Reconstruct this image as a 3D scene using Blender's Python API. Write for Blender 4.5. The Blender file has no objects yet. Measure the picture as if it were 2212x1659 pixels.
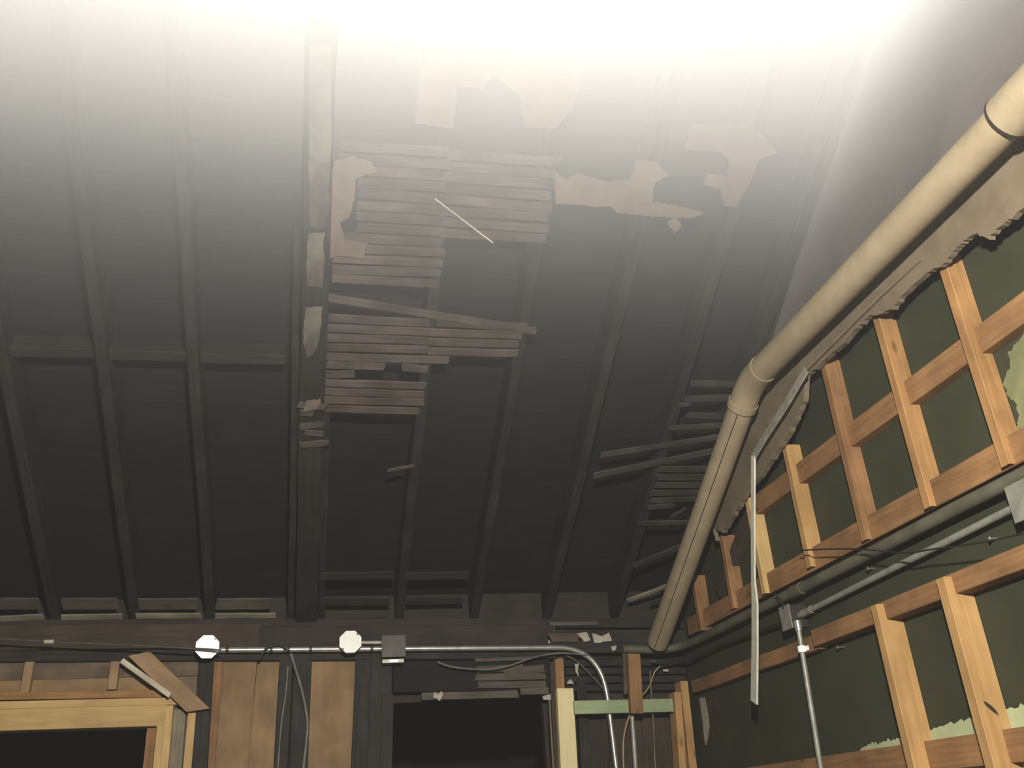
import bpy, bmesh, math, random
from mathutils import Vector, Matrix

random.seed(7)
scene = bpy.context.scene
COL = scene.collection

# ------------------------------------------------------------------ camera
# Solved from the photograph's vanishing points (2212 x 1659 frame).
F, CX, CY = 1950.0, 1106.0, 829.5
VZ = Vector((-277, 4044, -F)).normalized()
VY = Vector((-435, -970, -F))
VY = (VY - VZ * VY.dot(VZ)).normalized()
VX = VY.cross(VZ)
ROT = Matrix((VX, VY, VZ))                       # camera axes -> world axes
EYE = Vector((0.0, 0.0, 1.5))
cam_data = bpy.data.cameras.new('camera')
cam_data.sensor_width = 36.0
cam_data.lens = F / 2212.0 * 36.0
cam_data.clip_start = 0.02
cam = bpy.data.objects.new('camera', cam_data)
COL.objects.link(cam)
cam.matrix_world = Matrix.Translation(EYE) @ ROT.to_4x4()
scene.camera = cam

# ------------------------------------------------------------------ world, lamp, exposure
world = bpy.data.worlds.new('world')
scene.world = world
world.use_nodes = True
world.node_tree.nodes['Background'].inputs[0].default_value = (0.02, 0.02, 0.022, 1)
world.node_tree.nodes['Background'].inputs[1].default_value = 0.3

LAMP = Vector((0.17, 0.04, 2.35))                # bare work lamp hung above the photographer
ld = bpy.data.lights.new('hanging_work_lamp', 'POINT')
ld.energy = 660.0
ld.color = (1.0, 0.955, 0.87)
ld.shadow_soft_size = 0.05
lo = bpy.data.objects.new('hanging_work_lamp', ld)
COL.objects.link(lo)
lo.location = LAMP

vs = scene.view_settings
vs.view_transform = 'Standard'
vs.look = 'None'
vs.exposure = 0.0
vs.gamma = 1.0
vs.use_curve_mapping = False
scene.cycles.use_denoising = True
scene.cycles.max_bounces = 4
scene.cycles.adaptive_threshold = 0.02
scene.cycles.volume_bounces = 0
scene.cycles.volume_step_rate = 2.5

# ------------------------------------------------------------------ the room's planes
D = 4.70            # back wall (face of its studs)
R = 1.954           # right wall
T = 0.57            # roof pitch
Z0 = 2.50           # underside of the rafters at the back wall
RIDGE = 1.70        # where the roof turns down again, above the frame
XL = -2.6           # left wall
YF = -1.30          # wall behind the photographer
RN = Vector((0, -T, -1)).normalized()            # roof normal, into the room
RS = Vector((0, -1, T)).normalized()             # up the slope, towards the ridge
BN = Vector((0, -1, 0))
WN = Vector((-1, 0, 0))


def ray(px, py):
    return ROT @ Vector((px - CX, CY - py, -F))


def hit(px, py, n, d):
    r = ray(px, py)
    return EYE + r * ((d - n.dot(EYE)) / n.dot(r))


def back(px, py, o=0.0):
    return hit(px, py, Vector((0, 1, 0)), D - o)


def right(px, py, o=0.0):
    return hit(px, py, Vector((1, 0, 0)), R - o)


def roof(px, py, o=0.0):
    return hit(px, py, Vector((0, T, 1)), Z0 + T * D - o * math.sqrt(1 + T * T))


def roof_at(x, y, o=0.0):
    return Vector((x, y, Z0 + T * (D - y))) + RN * o


# ------------------------------------------------------------------ materials
MATS = {}


def wood(name, c0, c1, stretch=(1.5, 26, 26), rough=0.75, stain=(0.35, 0.3), knots=0.0, bump=0.15, stain_scale=5.0):
    m = bpy.data.materials.new(name)
    m.use_nodes = True
    nt = m.node_tree
    b = nt.nodes['Principled BSDF']
    b.inputs['Roughness'].default_value = rough
    b.inputs['Specular IOR Level'].default_value = 0.25
    tc = nt.nodes.new('ShaderNodeTexCoord')
    oi = nt.nodes.new('ShaderNodeObjectInfo')
    mul = nt.nodes.new('ShaderNodeMath'); mul.operation = 'MULTIPLY'; mul.inputs[1].default_value = 37.0
    nt.links.new(oi.outputs['Random'], mul.inputs[0])
    add = nt.nodes.new('ShaderNodeVectorMath'); add.operation = 'ADD'
    nt.links.new(tc.outputs['Object'], add.inputs[0])
    nt.links.new(mul.outputs[0], add.inputs[1])
    mp = nt.nodes.new('ShaderNodeMapping')
    mp.inputs['Scale'].default_value = stretch
    nt.links.new(add.outputs[0], mp.inputs['Vector'])
    n1 = nt.nodes.new('ShaderNodeTexNoise')
    n1.inputs['Scale'].default_value = 3.0
    n1.inputs['Detail'].default_value = 5.0
    nt.links.new(mp.outputs[0], n1.inputs['Vector'])
    cr = nt.nodes.new('ShaderNodeValToRGB')
    cr.color_ramp.elements[0].position = 0.3
    cr.color_ramp.elements[1].position = 0.72
    cr.color_ramp.elements[0].color = (*c1, 1)
    cr.color_ramp.elements[1].color = (*c0, 1)
    nt.links.new(n1.outputs['Fac'], cr.inputs[0])
    n2 = nt.nodes.new('ShaderNodeTexNoise')
    n2.inputs['Scale'].default_value = stain_scale
    n2.inputs['Detail'].default_value = 4.0
    nt.links.new(add.outputs[0], n2.inputs['Vector'])
    mr = nt.nodes.new('ShaderNodeMapRange')
    mr.inputs['From Min'].default_value = stain[1]
    mr.inputs['From Max'].default_value = stain[1] + 0.3
    mr.inputs['To Min'].default_value = 1 - stain[0]
    mr.inputs['To Max'].default_value = 1.0
    nt.links.new(n2.outputs['Fac'], mr.inputs[0])
    mx = nt.nodes.new('ShaderNodeMix'); mx.data_type = 'RGBA'; mx.blend_type = 'MULTIPLY'
    mx.inputs['Factor'].default_value = 1.0
    nt.links.new(cr.outputs[0], mx.inputs['A'])
    nt.links.new(mr.outputs[0], mx.inputs['B'])
    out = mx.outputs['Result']
    if knots:
        vo = nt.nodes.new('ShaderNodeTexVoronoi')
        vo.inputs['Scale'].default_value = 7.0
        mk = nt.nodes.new('ShaderNodeMapping'); mk.inputs['Scale'].default_value = (0.6, 1.3, 1.3)
        nt.links.new(add.outputs[0], mk.inputs['Vector'])
        nt.links.new(mk.outputs[0], vo.inputs['Vector'])
        kr = nt.nodes.new('ShaderNodeMapRange')
        kr.inputs['From Min'].default_value = 0.05
        kr.inputs['From Max'].default_value = 0.14
        kr.inputs['To Min'].default_value = 1 - knots
        kr.inputs['To Max'].default_value = 1.0
        nt.links.new(vo.outputs['Distance'], kr.inputs[0])
        mx2 = nt.nodes.new('ShaderNodeMix'); mx2.data_type = 'RGBA'; mx2.blend_type = 'MULTIPLY'
        mx2.inputs['Factor'].default_value = 1.0
        nt.links.new(out, mx2.inputs['A'])
        nt.links.new(kr.outputs[0], mx2.inputs['B'])
        out = mx2.outputs['Result']
    nt.links.new(out, b.inputs['Base Color'])
    bp = nt.nodes.new('ShaderNodeBump')
    bp.inputs['Strength'].default_value = bump
    bp.inputs['Distance'].default_value = 0.004
    nt.links.new(n1.outputs['Fac'], bp.inputs['Height'])
    nt.links.new(bp.outputs[0], b.inputs['Normal'])
    MATS[name] = m
    return m


def plain(name, c0, c1, scale=6.0, rough=0.8, metal=0.0, bump=0.1, spec=0.3, lo=0.35, hi=0.65):
    m = bpy.data.materials.new(name)
    m.use_nodes = True
    nt = m.node_tree
    b = nt.nodes['Principled BSDF']
    b.inputs['Roughness'].default_value = rough
    b.inputs['Metallic'].default_value = metal
    b.inputs['Specular IOR Level'].default_value = spec
    tc = nt.nodes.new('ShaderNodeTexCoord')
    n1 = nt.nodes.new('ShaderNodeTexNoise')
    n1.inputs['Scale'].default_value = scale
    n1.inputs['Detail'].default_value = 6.0
    n1.inputs['Roughness'].default_value = 0.62
    nt.links.new(tc.outputs['Object'], n1.inputs['Vector'])
    cr = nt.nodes.new('ShaderNodeValToRGB')
    cr.color_ramp.elements[0].position = lo
    cr.color_ramp.elements[1].position = hi
    cr.color_ramp.elements[0].color = (*c1, 1)
    cr.color_ramp.elements[1].color = (*c0, 1)
    nt.links.new(n1.outputs['Fac'], cr.inputs[0])
    nt.links.new(cr.outputs[0], b.inputs['Base Color'])
    bp = nt.nodes.new('ShaderNodeBump')
    bp.inputs['Strength'].default_value = bump
    bp.inputs['Distance'].default_value = 0.005
    nt.links.new(n1.outputs['Fac'], bp.inputs['Height'])
    nt.links.new(bp.outputs[0], b.inputs['Normal'])
    MATS[name] = m
    return m


wood('pine', (0.47, 0.285, 0.115), (0.38, 0.215, 0.078), knots=0.45, stain=(0.25, 0.34))
wood('red_pine', (0.34, 0.185, 0.080), (0.24, 0.122, 0.050), knots=0.4, stain=(0.4, 0.36))
wood('orange_pine', (0.43, 0.240, 0.095), (0.32, 0.165, 0.062), knots=0.5, stain=(0.35, 0.38))
wood('pale_pine', (0.58, 0.40, 0.175), (0.47, 0.31, 0.125), knots=0.3, stain=(0.2, 0.34))
wood('white_stick', (0.62, 0.56, 0.42), (0.5, 0.44, 0.32), stain=(0.3, 0.36))
wood('yellow_paint', (0.72, 0.62, 0.34), (0.66, 0.55, 0.29), knots=0.35, stain=(0.12, 0.3), rough=0.6)
wood('green_paint', (0.33, 0.40, 0.23), (0.28, 0.34, 0.19), stain=(0.25, 0.34), rough=0.65)
wood('tan_board', (0.30, 0.195, 0.100), (0.25, 0.155, 0.074), stretch=(2, 8, 8), stain=(0.35, 0.36))
wood('brace_wood', (0.36, 0.235, 0.130), (0.30, 0.19, 0.10), knots=0.4, stain=(0.3, 0.36))
wood('dim_tan', (0.20, 0.150, 0.092), (0.14, 0.10, 0.062), stretch=(2, 8, 8), stain=(0.45, 0.38))
wood('scorched_red', (0.13, 0.085, 0.062), (0.07, 0.045, 0.034), stain=(0.4, 0.38))
wood('brown_board', (0.075, 0.052, 0.035), (0.045, 0.032, 0.022), stain=(0.4, 0.38))
wood('dark_brown', (0.040, 0.030, 0.022), (0.026, 0.020, 0.016), stain=(0.4, 0.38))
wood('char', (0.012, 0.011, 0.010), (0.007, 0.0065, 0.006), stain=(0.4, 0.38), rough=0.8, bump=0.2)
wood('char_rafter', (0.030, 0.027, 0.022), (0.018, 0.016, 0.014), stain=(0.5, 0.38), rough=0.7, bump=0.4)
wood('char_stud', (0.040, 0.034, 0.028), (0.018, 0.015, 0.013), stain=(0.5, 0.4), rough=0.7, bump=0.4)
wood('sooty_lath', (0.110, 0.085, 0.068), (0.065, 0.050, 0.042), stain=(0.5, 0.38))
wood('grey_lath', (0.125, 0.105, 0.080), (0.070, 0.058, 0.045), stain=(0.4, 0.38))
wood('fan_lath', (0.072, 0.062, 0.050), (0.040, 0.034, 0.028), stain=(0.5, 0.40))
wood('pale_lath', (0.30, 0.26, 0.185), (0.20, 0.165, 0.115), stain=(0.4, 0.38))
plain('plaster_soot', (0.150, 0.112, 0.088), (0.105, 0.078, 0.060), 9)
plain('gable_bright_tone', (0.125, 0.110, 0.102), (0.090, 0.079, 0.073), 3)  # paler than the green board, to put brightness into the upper gable
plain('plaster_beam', (0.135, 0.122, 0.095), (0.045, 0.040, 0.032), 6)
plain('plaster_tan', (0.185, 0.145, 0.095), (0.135, 0.105, 0.068), 7)
plain('plaster_white', (0.42, 0.38, 0.31), (0.30, 0.27, 0.21), 14)
plain('pipe_beige', (0.315, 0.255, 0.165), (0.255, 0.205, 0.128), 9, rough=0.55)
plain('pipe_green', (0.13, 0.125, 0.085), (0.075, 0.070, 0.048), 6, rough=0.5)
plain('green_wall', (0.040, 0.043, 0.023), (0.029, 0.032, 0.017), 4, rough=0.7, bump=0.05)
plain('pale_green', (0.42, 0.46, 0.27), (0.34, 0.37, 0.20), 8, rough=0.8)
plain('olive_stain', (0.20, 0.20, 0.095), (0.13, 0.135, 0.065), 8, rough=0.8)
plain('galvanised', (0.62, 0.60, 0.54), (0.42, 0.41, 0.37), 20, rough=0.28, metal=0.75, bump=0.03)
plain('conduit_grey', (0.32, 0.31, 0.26), (0.22, 0.213, 0.18), 18, rough=0.45, metal=0.3, bump=0.03)
plain('dark_box', (0.055, 0.052, 0.044), (0.035, 0.033, 0.028), 20, rough=0.5, metal=0.4, bump=0.05)
plain('white_cover', (0.93, 0.92, 0.86), (0.86, 0.85, 0.78), 12, rough=0.30, bump=0.01, spec=0.6)
plain('screw_dark', (0.10, 0.09, 0.08), (0.06, 0.05, 0.05), 20, rough=0.4, metal=0.6)
plain('screw_bright', (0.80, 0.79, 0.76), (0.65, 0.64, 0.62), 20, rough=0.25, metal=0.9)
plain('bead_shaded', (0.24, 0.225, 0.175), (0.17, 0.16, 0.125), 25, rough=0.7)  # shaded copy of the bead colour, tones down the brightly lit slanting length
plain('bead_white', (0.60, 0.58, 0.48), (0.48, 0.46, 0.37), 25, rough=0.6)
plain('cable_black', (0.020, 0.019, 0.017), (0.012, 0.012, 0.011), 20, rough=0.5)
plain('cable_dull', (0.085, 0.080, 0.068), (0.05, 0.047, 0.04), 20, rough=0.5)
plain('cable_grey', (0.16, 0.155, 0.135), (0.09, 0.088, 0.076), 20, rough=0.5)
plain('cable_tan', (0.34, 0.26, 0.14), (0.24, 0.18, 0.10), 20, rough=0.5)
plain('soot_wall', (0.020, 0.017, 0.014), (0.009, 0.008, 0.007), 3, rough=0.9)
plain('concrete', (0.16, 0.14, 0.12), (0.09, 0.08, 0.07), 3, rough=0.9)


# ------------------------------------------------------------------ helpers
def tag(o, label=None, cat=None, group=None, kind=None):
    if label: o['label'] = label
    if cat: o['category'] = cat
    if group: o['group'] = group
    if kind: o['kind'] = kind
    return o


def adopt(o, parent):
    if parent is not None:
        o.parent = parent
        o.matrix_parent_inverse = parent.matrix_basis.inverted()
    return o


def empty(name, loc=(0, 0, 0)):
    o = bpy.data.objects.new(name, None)
    COL.objects.link(o)
    o.empty_display_size = 0.1
    o.matrix_basis = Matrix.Translation(Vector(loc))
    return o


def link(name, me, mat, parent=None, mw=None):
    me.materials.clear()
    me.materials.append(MATS[mat])
    o = bpy.data.objects.new(name, me)
    COL.objects.link(o)
    if mw is not None:
        o.matrix_basis = mw
    return adopt(o, parent)


def finish(bm, name, smooth=False):
    bmesh.ops.recalc_face_normals(bm, faces=bm.faces)
    me = bpy.data.meshes.new(name)
    bm.to_mesh(me)
    bm.free()
    if smooth:
        for p in me.polygons:
            p.use_smooth = True
    return me


def bar(name, a, b, n, w, t, mat, parent=None, rag=0.0, bow=0.0, seg=1, ch=0.002, skew=(0, 0)):
    """A board: a and b are the ends of its front face's centre line, n the way that face looks; it is w wide and
    t thick. Local X runs along it, so the grain does too. skew slides the end cuts, rag splinters them."""
    a, b = Vector(a), Vector(b)
    X = (b - a)
    L = X.length
    X.normalize()
    Zv = (Vector(n) - X * Vector(n).dot(X)).normalized()
    Y = Zv.cross(X)
    mw = Matrix((X, Y, Zv)).transposed().to_4x4()
    mw.translation = a
    h = w / 2
    ch = min(ch, t * 0.3, w * 0.2)
    prof = [(-h, -t), (h, -t), (h, -ch), (h - ch, 0), (-h + ch, 0), (-h, -ch)]
    if rag:
        prof = [(-h, -t), (h, -t), (h, -ch), (h - ch, 0), (h * 0.4, 0), (0, 0), (-h * 0.45, 0), (-h + ch, 0), (-h, -ch)]
    if bow and seg < 4:
        seg = 4
    bm = bmesh.new()
    rings = []
    for i in range(seg + 1):
        f = i / seg
        oy = oz = 0.0
        if 0 < i < seg:
            oy, oz = random.uniform(-bow, bow), random.uniform(-bow, bow) * 0.6
        ring = []
        for (y, z) in prof:
            x = f * L
            if i == 0:
                x += y / h * skew[0] + random.uniform(-rag, rag)
            elif i == seg:
                x += y / h * skew[1] + random.uniform(-rag, rag)
            ring.append(bm.verts.new((x, y + oy, z + oz)))
        rings.append(ring)
    k = len(prof)
    for i in range(seg):
        for j in range(k):
            bm.faces.new((rings[i][j], rings[i][(j + 1) % k], rings[i + 1][(j + 1) % k], rings[i + 1][j]))
    bm.faces.new(rings[0][::-1])
    bm.faces.new(rings[-1])
    return link(name, finish(bm, name), mat, parent, mw)


def slab(name, lo, hi, mat, parent=None):
    bm = bmesh.new()
    lo, hi = Vector(lo), Vector(hi)
    c, s = (lo + hi) / 2, (hi - lo) / 2
    v = [bm.verts.new((x * s.x, y * s.y, z * s.z)) for x in (-1, 1) for y in (-1, 1) for z in (-1, 1)]
    for f in ((0, 1, 3, 2), (4, 6, 7, 5), (0, 4, 5, 1), (2, 3, 7, 6), (0, 2, 6, 4), (1, 5, 7, 3)):
        bm.faces.new([v[i] for i in f])
    return link(name, finish(bm, name), mat, parent, Matrix.Translation(c))


def patch(name, pts, n, t, mat, parent=None, rag=0.0045, sub=6, rag_from=None):
    """A sheet with a torn outline: pts run round it on the wall or roof it clings to, n faces the room, t is its thickness."""
    n = Vector(n)
    pts = [Vector(p) for p in pts]
    c = sum(pts, Vector()) / len(pts)
    ring = []
    m = len(pts)
    for i in range(m):
        p, q = pts[i], pts[(i + 1) % m]
        e = (q - p)
        side = n.cross(e).normalized()
        for k in range(sub):
            f = (k + (random.uniform(-.25, .25) if k else 0)) / sub
            r = p + e * f
            if rag_from is None or i in rag_from:
                r = r + side * random.choice((.25, .5, 1, 1.3)) * random.uniform(-rag, rag)
            ring.append(r - c)
    bm = bmesh.new()
    fr = [bm.verts.new(p) for p in ring]
    bk = [bm.verts.new(p - n * t) for p in ring]
    k = len(ring)
    for i in range(k):
        bm.faces.new((fr[i], fr[(i + 1) % k], bk[(i + 1) % k], bk[i]))
    f1 = bm.faces.new(fr)
    f2 = bm.faces.new(bk[::-1])
    bm.normal_update()
    bmesh.ops.triangulate(bm, faces=[f1, f2], ngon_method='EAR_CLIP')
    return link(name, finish(bm, name), mat, parent, Matrix.Translation(c))


def tube(name, pts, r, mat, parent=None, sides=14, cap=True):
    pts = [Vector(p) for p in pts]
    org = pts[0].copy()
    bm = bmesh.new()
    rings = []
    ref = None
    for i, p in enumerate(pts):
        d = (pts[min(i + 1, len(pts) - 1)] - pts[max(i - 1, 0)]).normalized()
        if ref is None:
            ref = d.orthogonal().normalized()
        u = (ref - d * ref.dot(d)).normalized()
        ref = u
        v = d.cross(u)
        rings.append([bm.verts.new(p - org + (u * math.cos(2 * math.pi * k / sides) + v * math.sin(2 * math.pi * k / sides)) * r) for k in range(sides)])
    for i in range(len(rings) - 1):
        for k in range(sides):
            bm.faces.new((rings[i][k], rings[i][(k + 1) % sides], rings[i + 1][(k + 1) % sides], rings[i + 1][k]))
    if cap:      # own vertices, so the ends do not bend the shading of the sides
        bm.faces.new([bm.verts.new(q.co) for q in rings[0][::-1]])
        bm.faces.new([bm.verts.new(q.co) for q in rings[-1]])
    return link(name, finish(bm, name, True), mat, parent, Matrix.Translation(org))


def smooth_path(pts, n=8):
    """Catmull-Rom through the points."""
    pts = [Vector(p) for p in pts]
    q = [pts[0] * 2 - pts[1]] + pts + [pts[-1] * 2 - pts[-2]]
    out = []
    for i in range(1, len(q) - 2):
        p0, p1, p2, p3 = q[i - 1:i + 3]
        for k in range(n):
            t = k / n
            out.append(0.5 * ((2 * p1) + (p2 - p0) * t + (2 * p0 - 5 * p1 + 4 * p2 - p3) * t * t + (3 * p1 - p0 - 3 * p2 + p3) * t ** 3))
    out.append(pts[-1])
    return out


def fillet(a, c, b, r, n=10):
    """Points of a rounded corner at c between a and b."""
    a, b, c = Vector(a), Vector(b), Vector(c)
    u, v = (a - c).normalized(), (b - c).normalized()
    p, q = c + u * r, c + v * r
    return [p * (1 - f) ** 2 + c * 2 * f * (1 - f) + q * f * f for f in [i / n for i in range(n + 1)]]


def disc(name, c, n, r, t, mat, parent=None, sides=8, turn=0.0, up=None):
    """A plate with `sides` edges facing n."""
    n = Vector(n).normalized()
    u = Vector(up or (0, 0, 1))
    u = (u - n * u.dot(n)).normalized()
    v = n.cross(u)
    bm = bmesh.new()
    ch = min(t * 0.4, r * 0.08)
    rings = []
    for (rr, zz) in ((r, -t), (r, -ch), (r - ch, 0)):
        rings.append([bm.verts.new((u * math.cos(turn + 2 * math.pi * k / sides) + v * math.sin(turn + 2 * math.pi * k / sides)) * rr + n * zz) for k in range(sides)])
    for i in range(2):
        for k in range(sides):
            bm.faces.new((rings[i][k], rings[i][(k + 1) % sides], rings[i + 1][(k + 1) % sides], rings[i + 1][k]))
    bm.faces.new(rings[0][::-1])
    bm.faces.new(rings[-1])
    return link(name, finish(bm, name), mat, parent, Matrix.Translation(Vector(c)))


# ================================================================== THE SETTING
floor = tag(slab('floor', (XL - .1, YF - .1, -0.1), (R + .1, D + 2.6, 0), 'concrete'), 'bare grey concrete floor', kind='structure')
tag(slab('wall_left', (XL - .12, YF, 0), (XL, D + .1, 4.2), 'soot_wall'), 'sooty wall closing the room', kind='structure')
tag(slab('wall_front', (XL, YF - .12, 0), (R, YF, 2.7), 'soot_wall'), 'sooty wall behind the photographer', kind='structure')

# ---- right wall: a gable of dark green board, its top following the roof
def gable(name, x0, x1, mat):
    zr = Z0 + T * (D - RIDGE) + .16
    zb = Z0 + .16
    prof = [(D + .12, 0), (D + .12, zb - T * .12), (RIDGE, zr), (YF, zr - T * (RIDGE - YF)), (YF, 0)]
    bm = bmesh.new()
    a = [bm.verts.new((x0, y, z)) for y, z in prof]
    b = [bm.verts.new((x1, y, z)) for y, z in prof]
    k = len(prof)
    for i in range(k):
        bm.faces.new((a[i], a[(i + 1) % k], b[(i + 1) % k], b[i]))
    bm.faces.new(a[::-1]); bm.faces.new(b)
    return link(name, finish(bm, name), mat)


wall_right = tag(gable('wall_right', R, R + .12, 'green_wall'), 'dark green gable wall with studs and nailers standing against it', kind='structure')

# paint left on the green wall: a ragged pale band behind the lowest rail and an olive patch high up
pp = [(1846, 1628), (1868, 1612), (1884, 1604), (1896, 1607), (1918, 1598), (1944, 1596), (1962, 1588), (1985, 1580), (2010, 1578), (2040, 1566),
      (2066, 1560), (2092, 1553), (2110, 1553), (2135, 1542), (2160, 1534), (2185, 1530), (2230, 1515)]
top = [right(x, y, .002) for x, y in pp]
band = top + [Vector((R - .002, top[-1].y, 1.0)), Vector((R - .002, top[0].y + .5, 1.0)), Vector((R - .002, top[0].y + .5, 1.55))]
tag(patch('paint_band', band, WN, .0015, 'pale_green', wall_right, rag=.005, sub=7, rag_from=set(range(len(pp)))), 'pale green paint with a ragged upper edge')
op = [(2230, 690), (2200, 738), (2178, 760), (2182, 790), (2168, 825), (2178, 858), (2196, 872), (2200, 905), (2192, 935), (2230, 962)]
tag(patch('paint_patch', [right(x, y, .002) for x, y in op], WN, .0015, 'olive_stain', wall_right, rag=.005, sub=7), 'olive patch of old paint')
# white plaster streak and brown stain near the corner
patch('plaster_streak', [right(x, y, .003) for x, y in [(1510, 1508), (1522, 1506), (1528, 1535), (1532, 1570), (1529, 1596), (1525, 1610), (1520, 1590), (1517, 1555)]], WN, .003, 'plaster_white', wall_right, rag=.004)
patch('bare_patch', [right(x, y, .002) for x, y in [(1512, 1500), (1545, 1505), (1560, 1530), (1555, 1575), (1535, 1610), (1518, 1625), (1508, 1560)]], WN, .0015, 'brown_board', wall_right, rag=.01)

zg = 3.16  # pale sheet added over the upper gable so that corner comes out brighter
yg = D - (zg - Z0 + .02) / T
gp = [(0.6, zg), (0.9, zg + .03), (1.6, zg), (2.3, zg - .03), (2.9, zg + .02), (yg, zg), (2.9, Z0 + T * (D - 2.9) + .02), (2.3, Z0 + T * (D - 2.3) + .02), (RIDGE, Z0 + T * (D - RIDGE) + .02), (0.6, Z0 + T * (D - RIDGE) - T * (RIDGE - .6) + .02)]
tag(patch('gable_brightener', [(R - .012, y, z) for y, z in gp], WN, .012, 'gable_bright_tone', wall_right, rag=.005, sub=7), 'pale plaster sheet added to brighten the gable above the fat pipe')

# ---- ceiling: charred planks on rafters, both slopes
ceiling = tag(empty('ceiling', (0, RIDGE, Z0 + T * (D - RIDGE))), 'burnt rafters and roof planks with torn lath and plaster', kind='structure')
SL = math.sqrt(1 + T * T)
n_plank = int((D + .25 - RIDGE) * SL / .148) + 1
for i in range(n_plank):
    s = i * .148 + .07
    y = D + .25 - s / SL
    p = roof_at(0, y, -.142)
    bar('plank', (XL, p.y, p.z), (R, p.y, p.z), RN, .1482, .022, 'char', ceiling, bow=.0004, seg=4, ch=.0005)
RAFT = [-2.35, -1.96, -1.60, -1.23, -0.87, -0.52, 0.415, 0.81, 1.21, 1.59, 1.90]
for x in RAFT:
    a, b = roof_at(x, D + .12), roof_at(x + random.uniform(-.008, .008), RIDGE)
    bar('rafter', a, b, RN, .046, .14, 'char_rafter', ceiling, bow=.003, seg=8, ch=.004)
# the far slope, above and behind the photographer
b0 = Vector((0, YF, Z0 + T * (D - RIDGE) - T * (RIDGE - YF) + .17))
bm = bmesh.new()
zr = Z0 + T * (D - RIDGE) + .17
q = [(XL, RIDGE, zr), (R, RIDGE, zr), (R, YF, b0.z), (XL, YF, b0.z)]
lo4 = [bm.verts.new(p) for p in q]; hi4 = [bm.verts.new(Vector(p) + Vector((0, 0, .03))) for p in q]
for i in range(4):
    bm.faces.new((lo4[i], lo4[(i + 1) % 4], hi4[(i + 1) % 4], hi4[i]))
bm.faces.new(lo4); bm.faces.new(hi4[::-1])
link('roof_deck', finish(bm, 'roof_deck'), 'char', ceiling)

# beam: a pair of heavier rafters with plaster still on the underside
beam = bar('beam', roof_at(-.055, D + .10, .035), roof_at(-.045, RIDGE, .035), RN, .105, .18, 'char_rafter', ceiling, bow=.002, seg=8, ch=.004)
for pts in ([(668, 100), (716, 100), (715, 300), (708, 400), (712, 440), (703, 490), (690, 497), (669, 488), (666, 400), (668, 250)],
            [(666, 506), (700, 503), (699, 560), (697, 622), (664, 618), (661, 560)],
            [(660, 668), (696, 664), (693, 700), (690, 735), (678, 764), (662, 774), (655, 740), (656, 700)]):
    patch('plaster_patch', [roof(x, y, .046) for x, y in pts], RN, .010, 'plaster_beam', beam, rag=.003, sub=4)
bar('edge_board', roof_at(-.132, D + .1, .01), roof_at(-.118, 2.9, .01), RN, .03, .1, 'char_stud', ceiling, bow=.003, seg=6)
bar('edge_board', roof_at(.022, D + .1, .0), roof_at(.012, 3.55, .0), RN, .034, .1, 'char_rafter', ceiling, bow=.003, seg=6)

# blocking between the left rafters, half way up
for x0, x1 in zip([-1.96, -1.60, -1.23, -0.87, -0.52], [-1.60, -1.23, -0.87, -0.52, -0.14]):
    bar('blocking', roof_at(x0 + .023, 3.41, -.03), roof_at(x1 - .023, 3.405, -.03), RN, .045, .09, 'char_rafter', ceiling)

# ---- lath still nailed below the rafters, beside the beam
def lath(a, b, mat='sooty_lath', w=.036, rag=.008, t=.007):
    return bar('lath', a, b, RN, w, t, mat, ceiling, rag=rag, bow=.0018, seg=4, ch=.0015)


STEP = .0448 / SL
y = 2.58
row = 0
while y < 3.60:
    j = random.uniform(-.012, .012)
    o = .0075 + random.uniform(0, .002)
    sl = random.uniform(-.004, .004)
    segs = []
    if y < 2.86:
        segs = [(.03 + (.07 if y > 2.62 else 0), .415), (.417, .835 + j)]
    elif y < 3.075:
        segs = [(.02, .43 + j)]
    elif y < 3.165:
        segs = []
    elif y < 3.22:
        segs = [(.01, .415), (.44, .82 + j)]
    elif y < 3.335:
        segs = [(.0, .415), (.417, .80 + j)]
    elif y < 3.37:
        segs = [(.01, .50 + j)]
    elif y < 3.40:
        segs = [(.01, .24 + j), (.32, .42)]
    elif y < 3.46:
        segs = [(.0, .18 + j), (.33, .41)] if row % 2 else [(.0, .12)]
    else:
        segs = [(-.02, .415 + j)]
    for x0, x1 in segs:
        lath(roof_at(x0, y + sl, o), roof_at(x1, y - sl + random.uniform(-.003, .003), o))
    y += STEP
    row += 1
lath(roof(690, 641, .012), roof(1157, 716, .012), w=.034)                 # the one that slipped at a slant
for (x0, y0, x1, y1) in [(650, 876, 700, 880), (650, 893, 674, 893), (655, 922, 700, 918), (652, 962, 706, 958), (655, 935, 690, 938)]:
    lath(roof(x0, y0, .046), roof(x1, y1, .046), rag=.02, w=.03)
patch('plaster_patch', [roof(x, y, .056) for x, y in [(660, 868), (694, 864), (688, 884), (655, 890)]], RN, .01, 'plaster_soot', ceiling, rag=.004)
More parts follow.
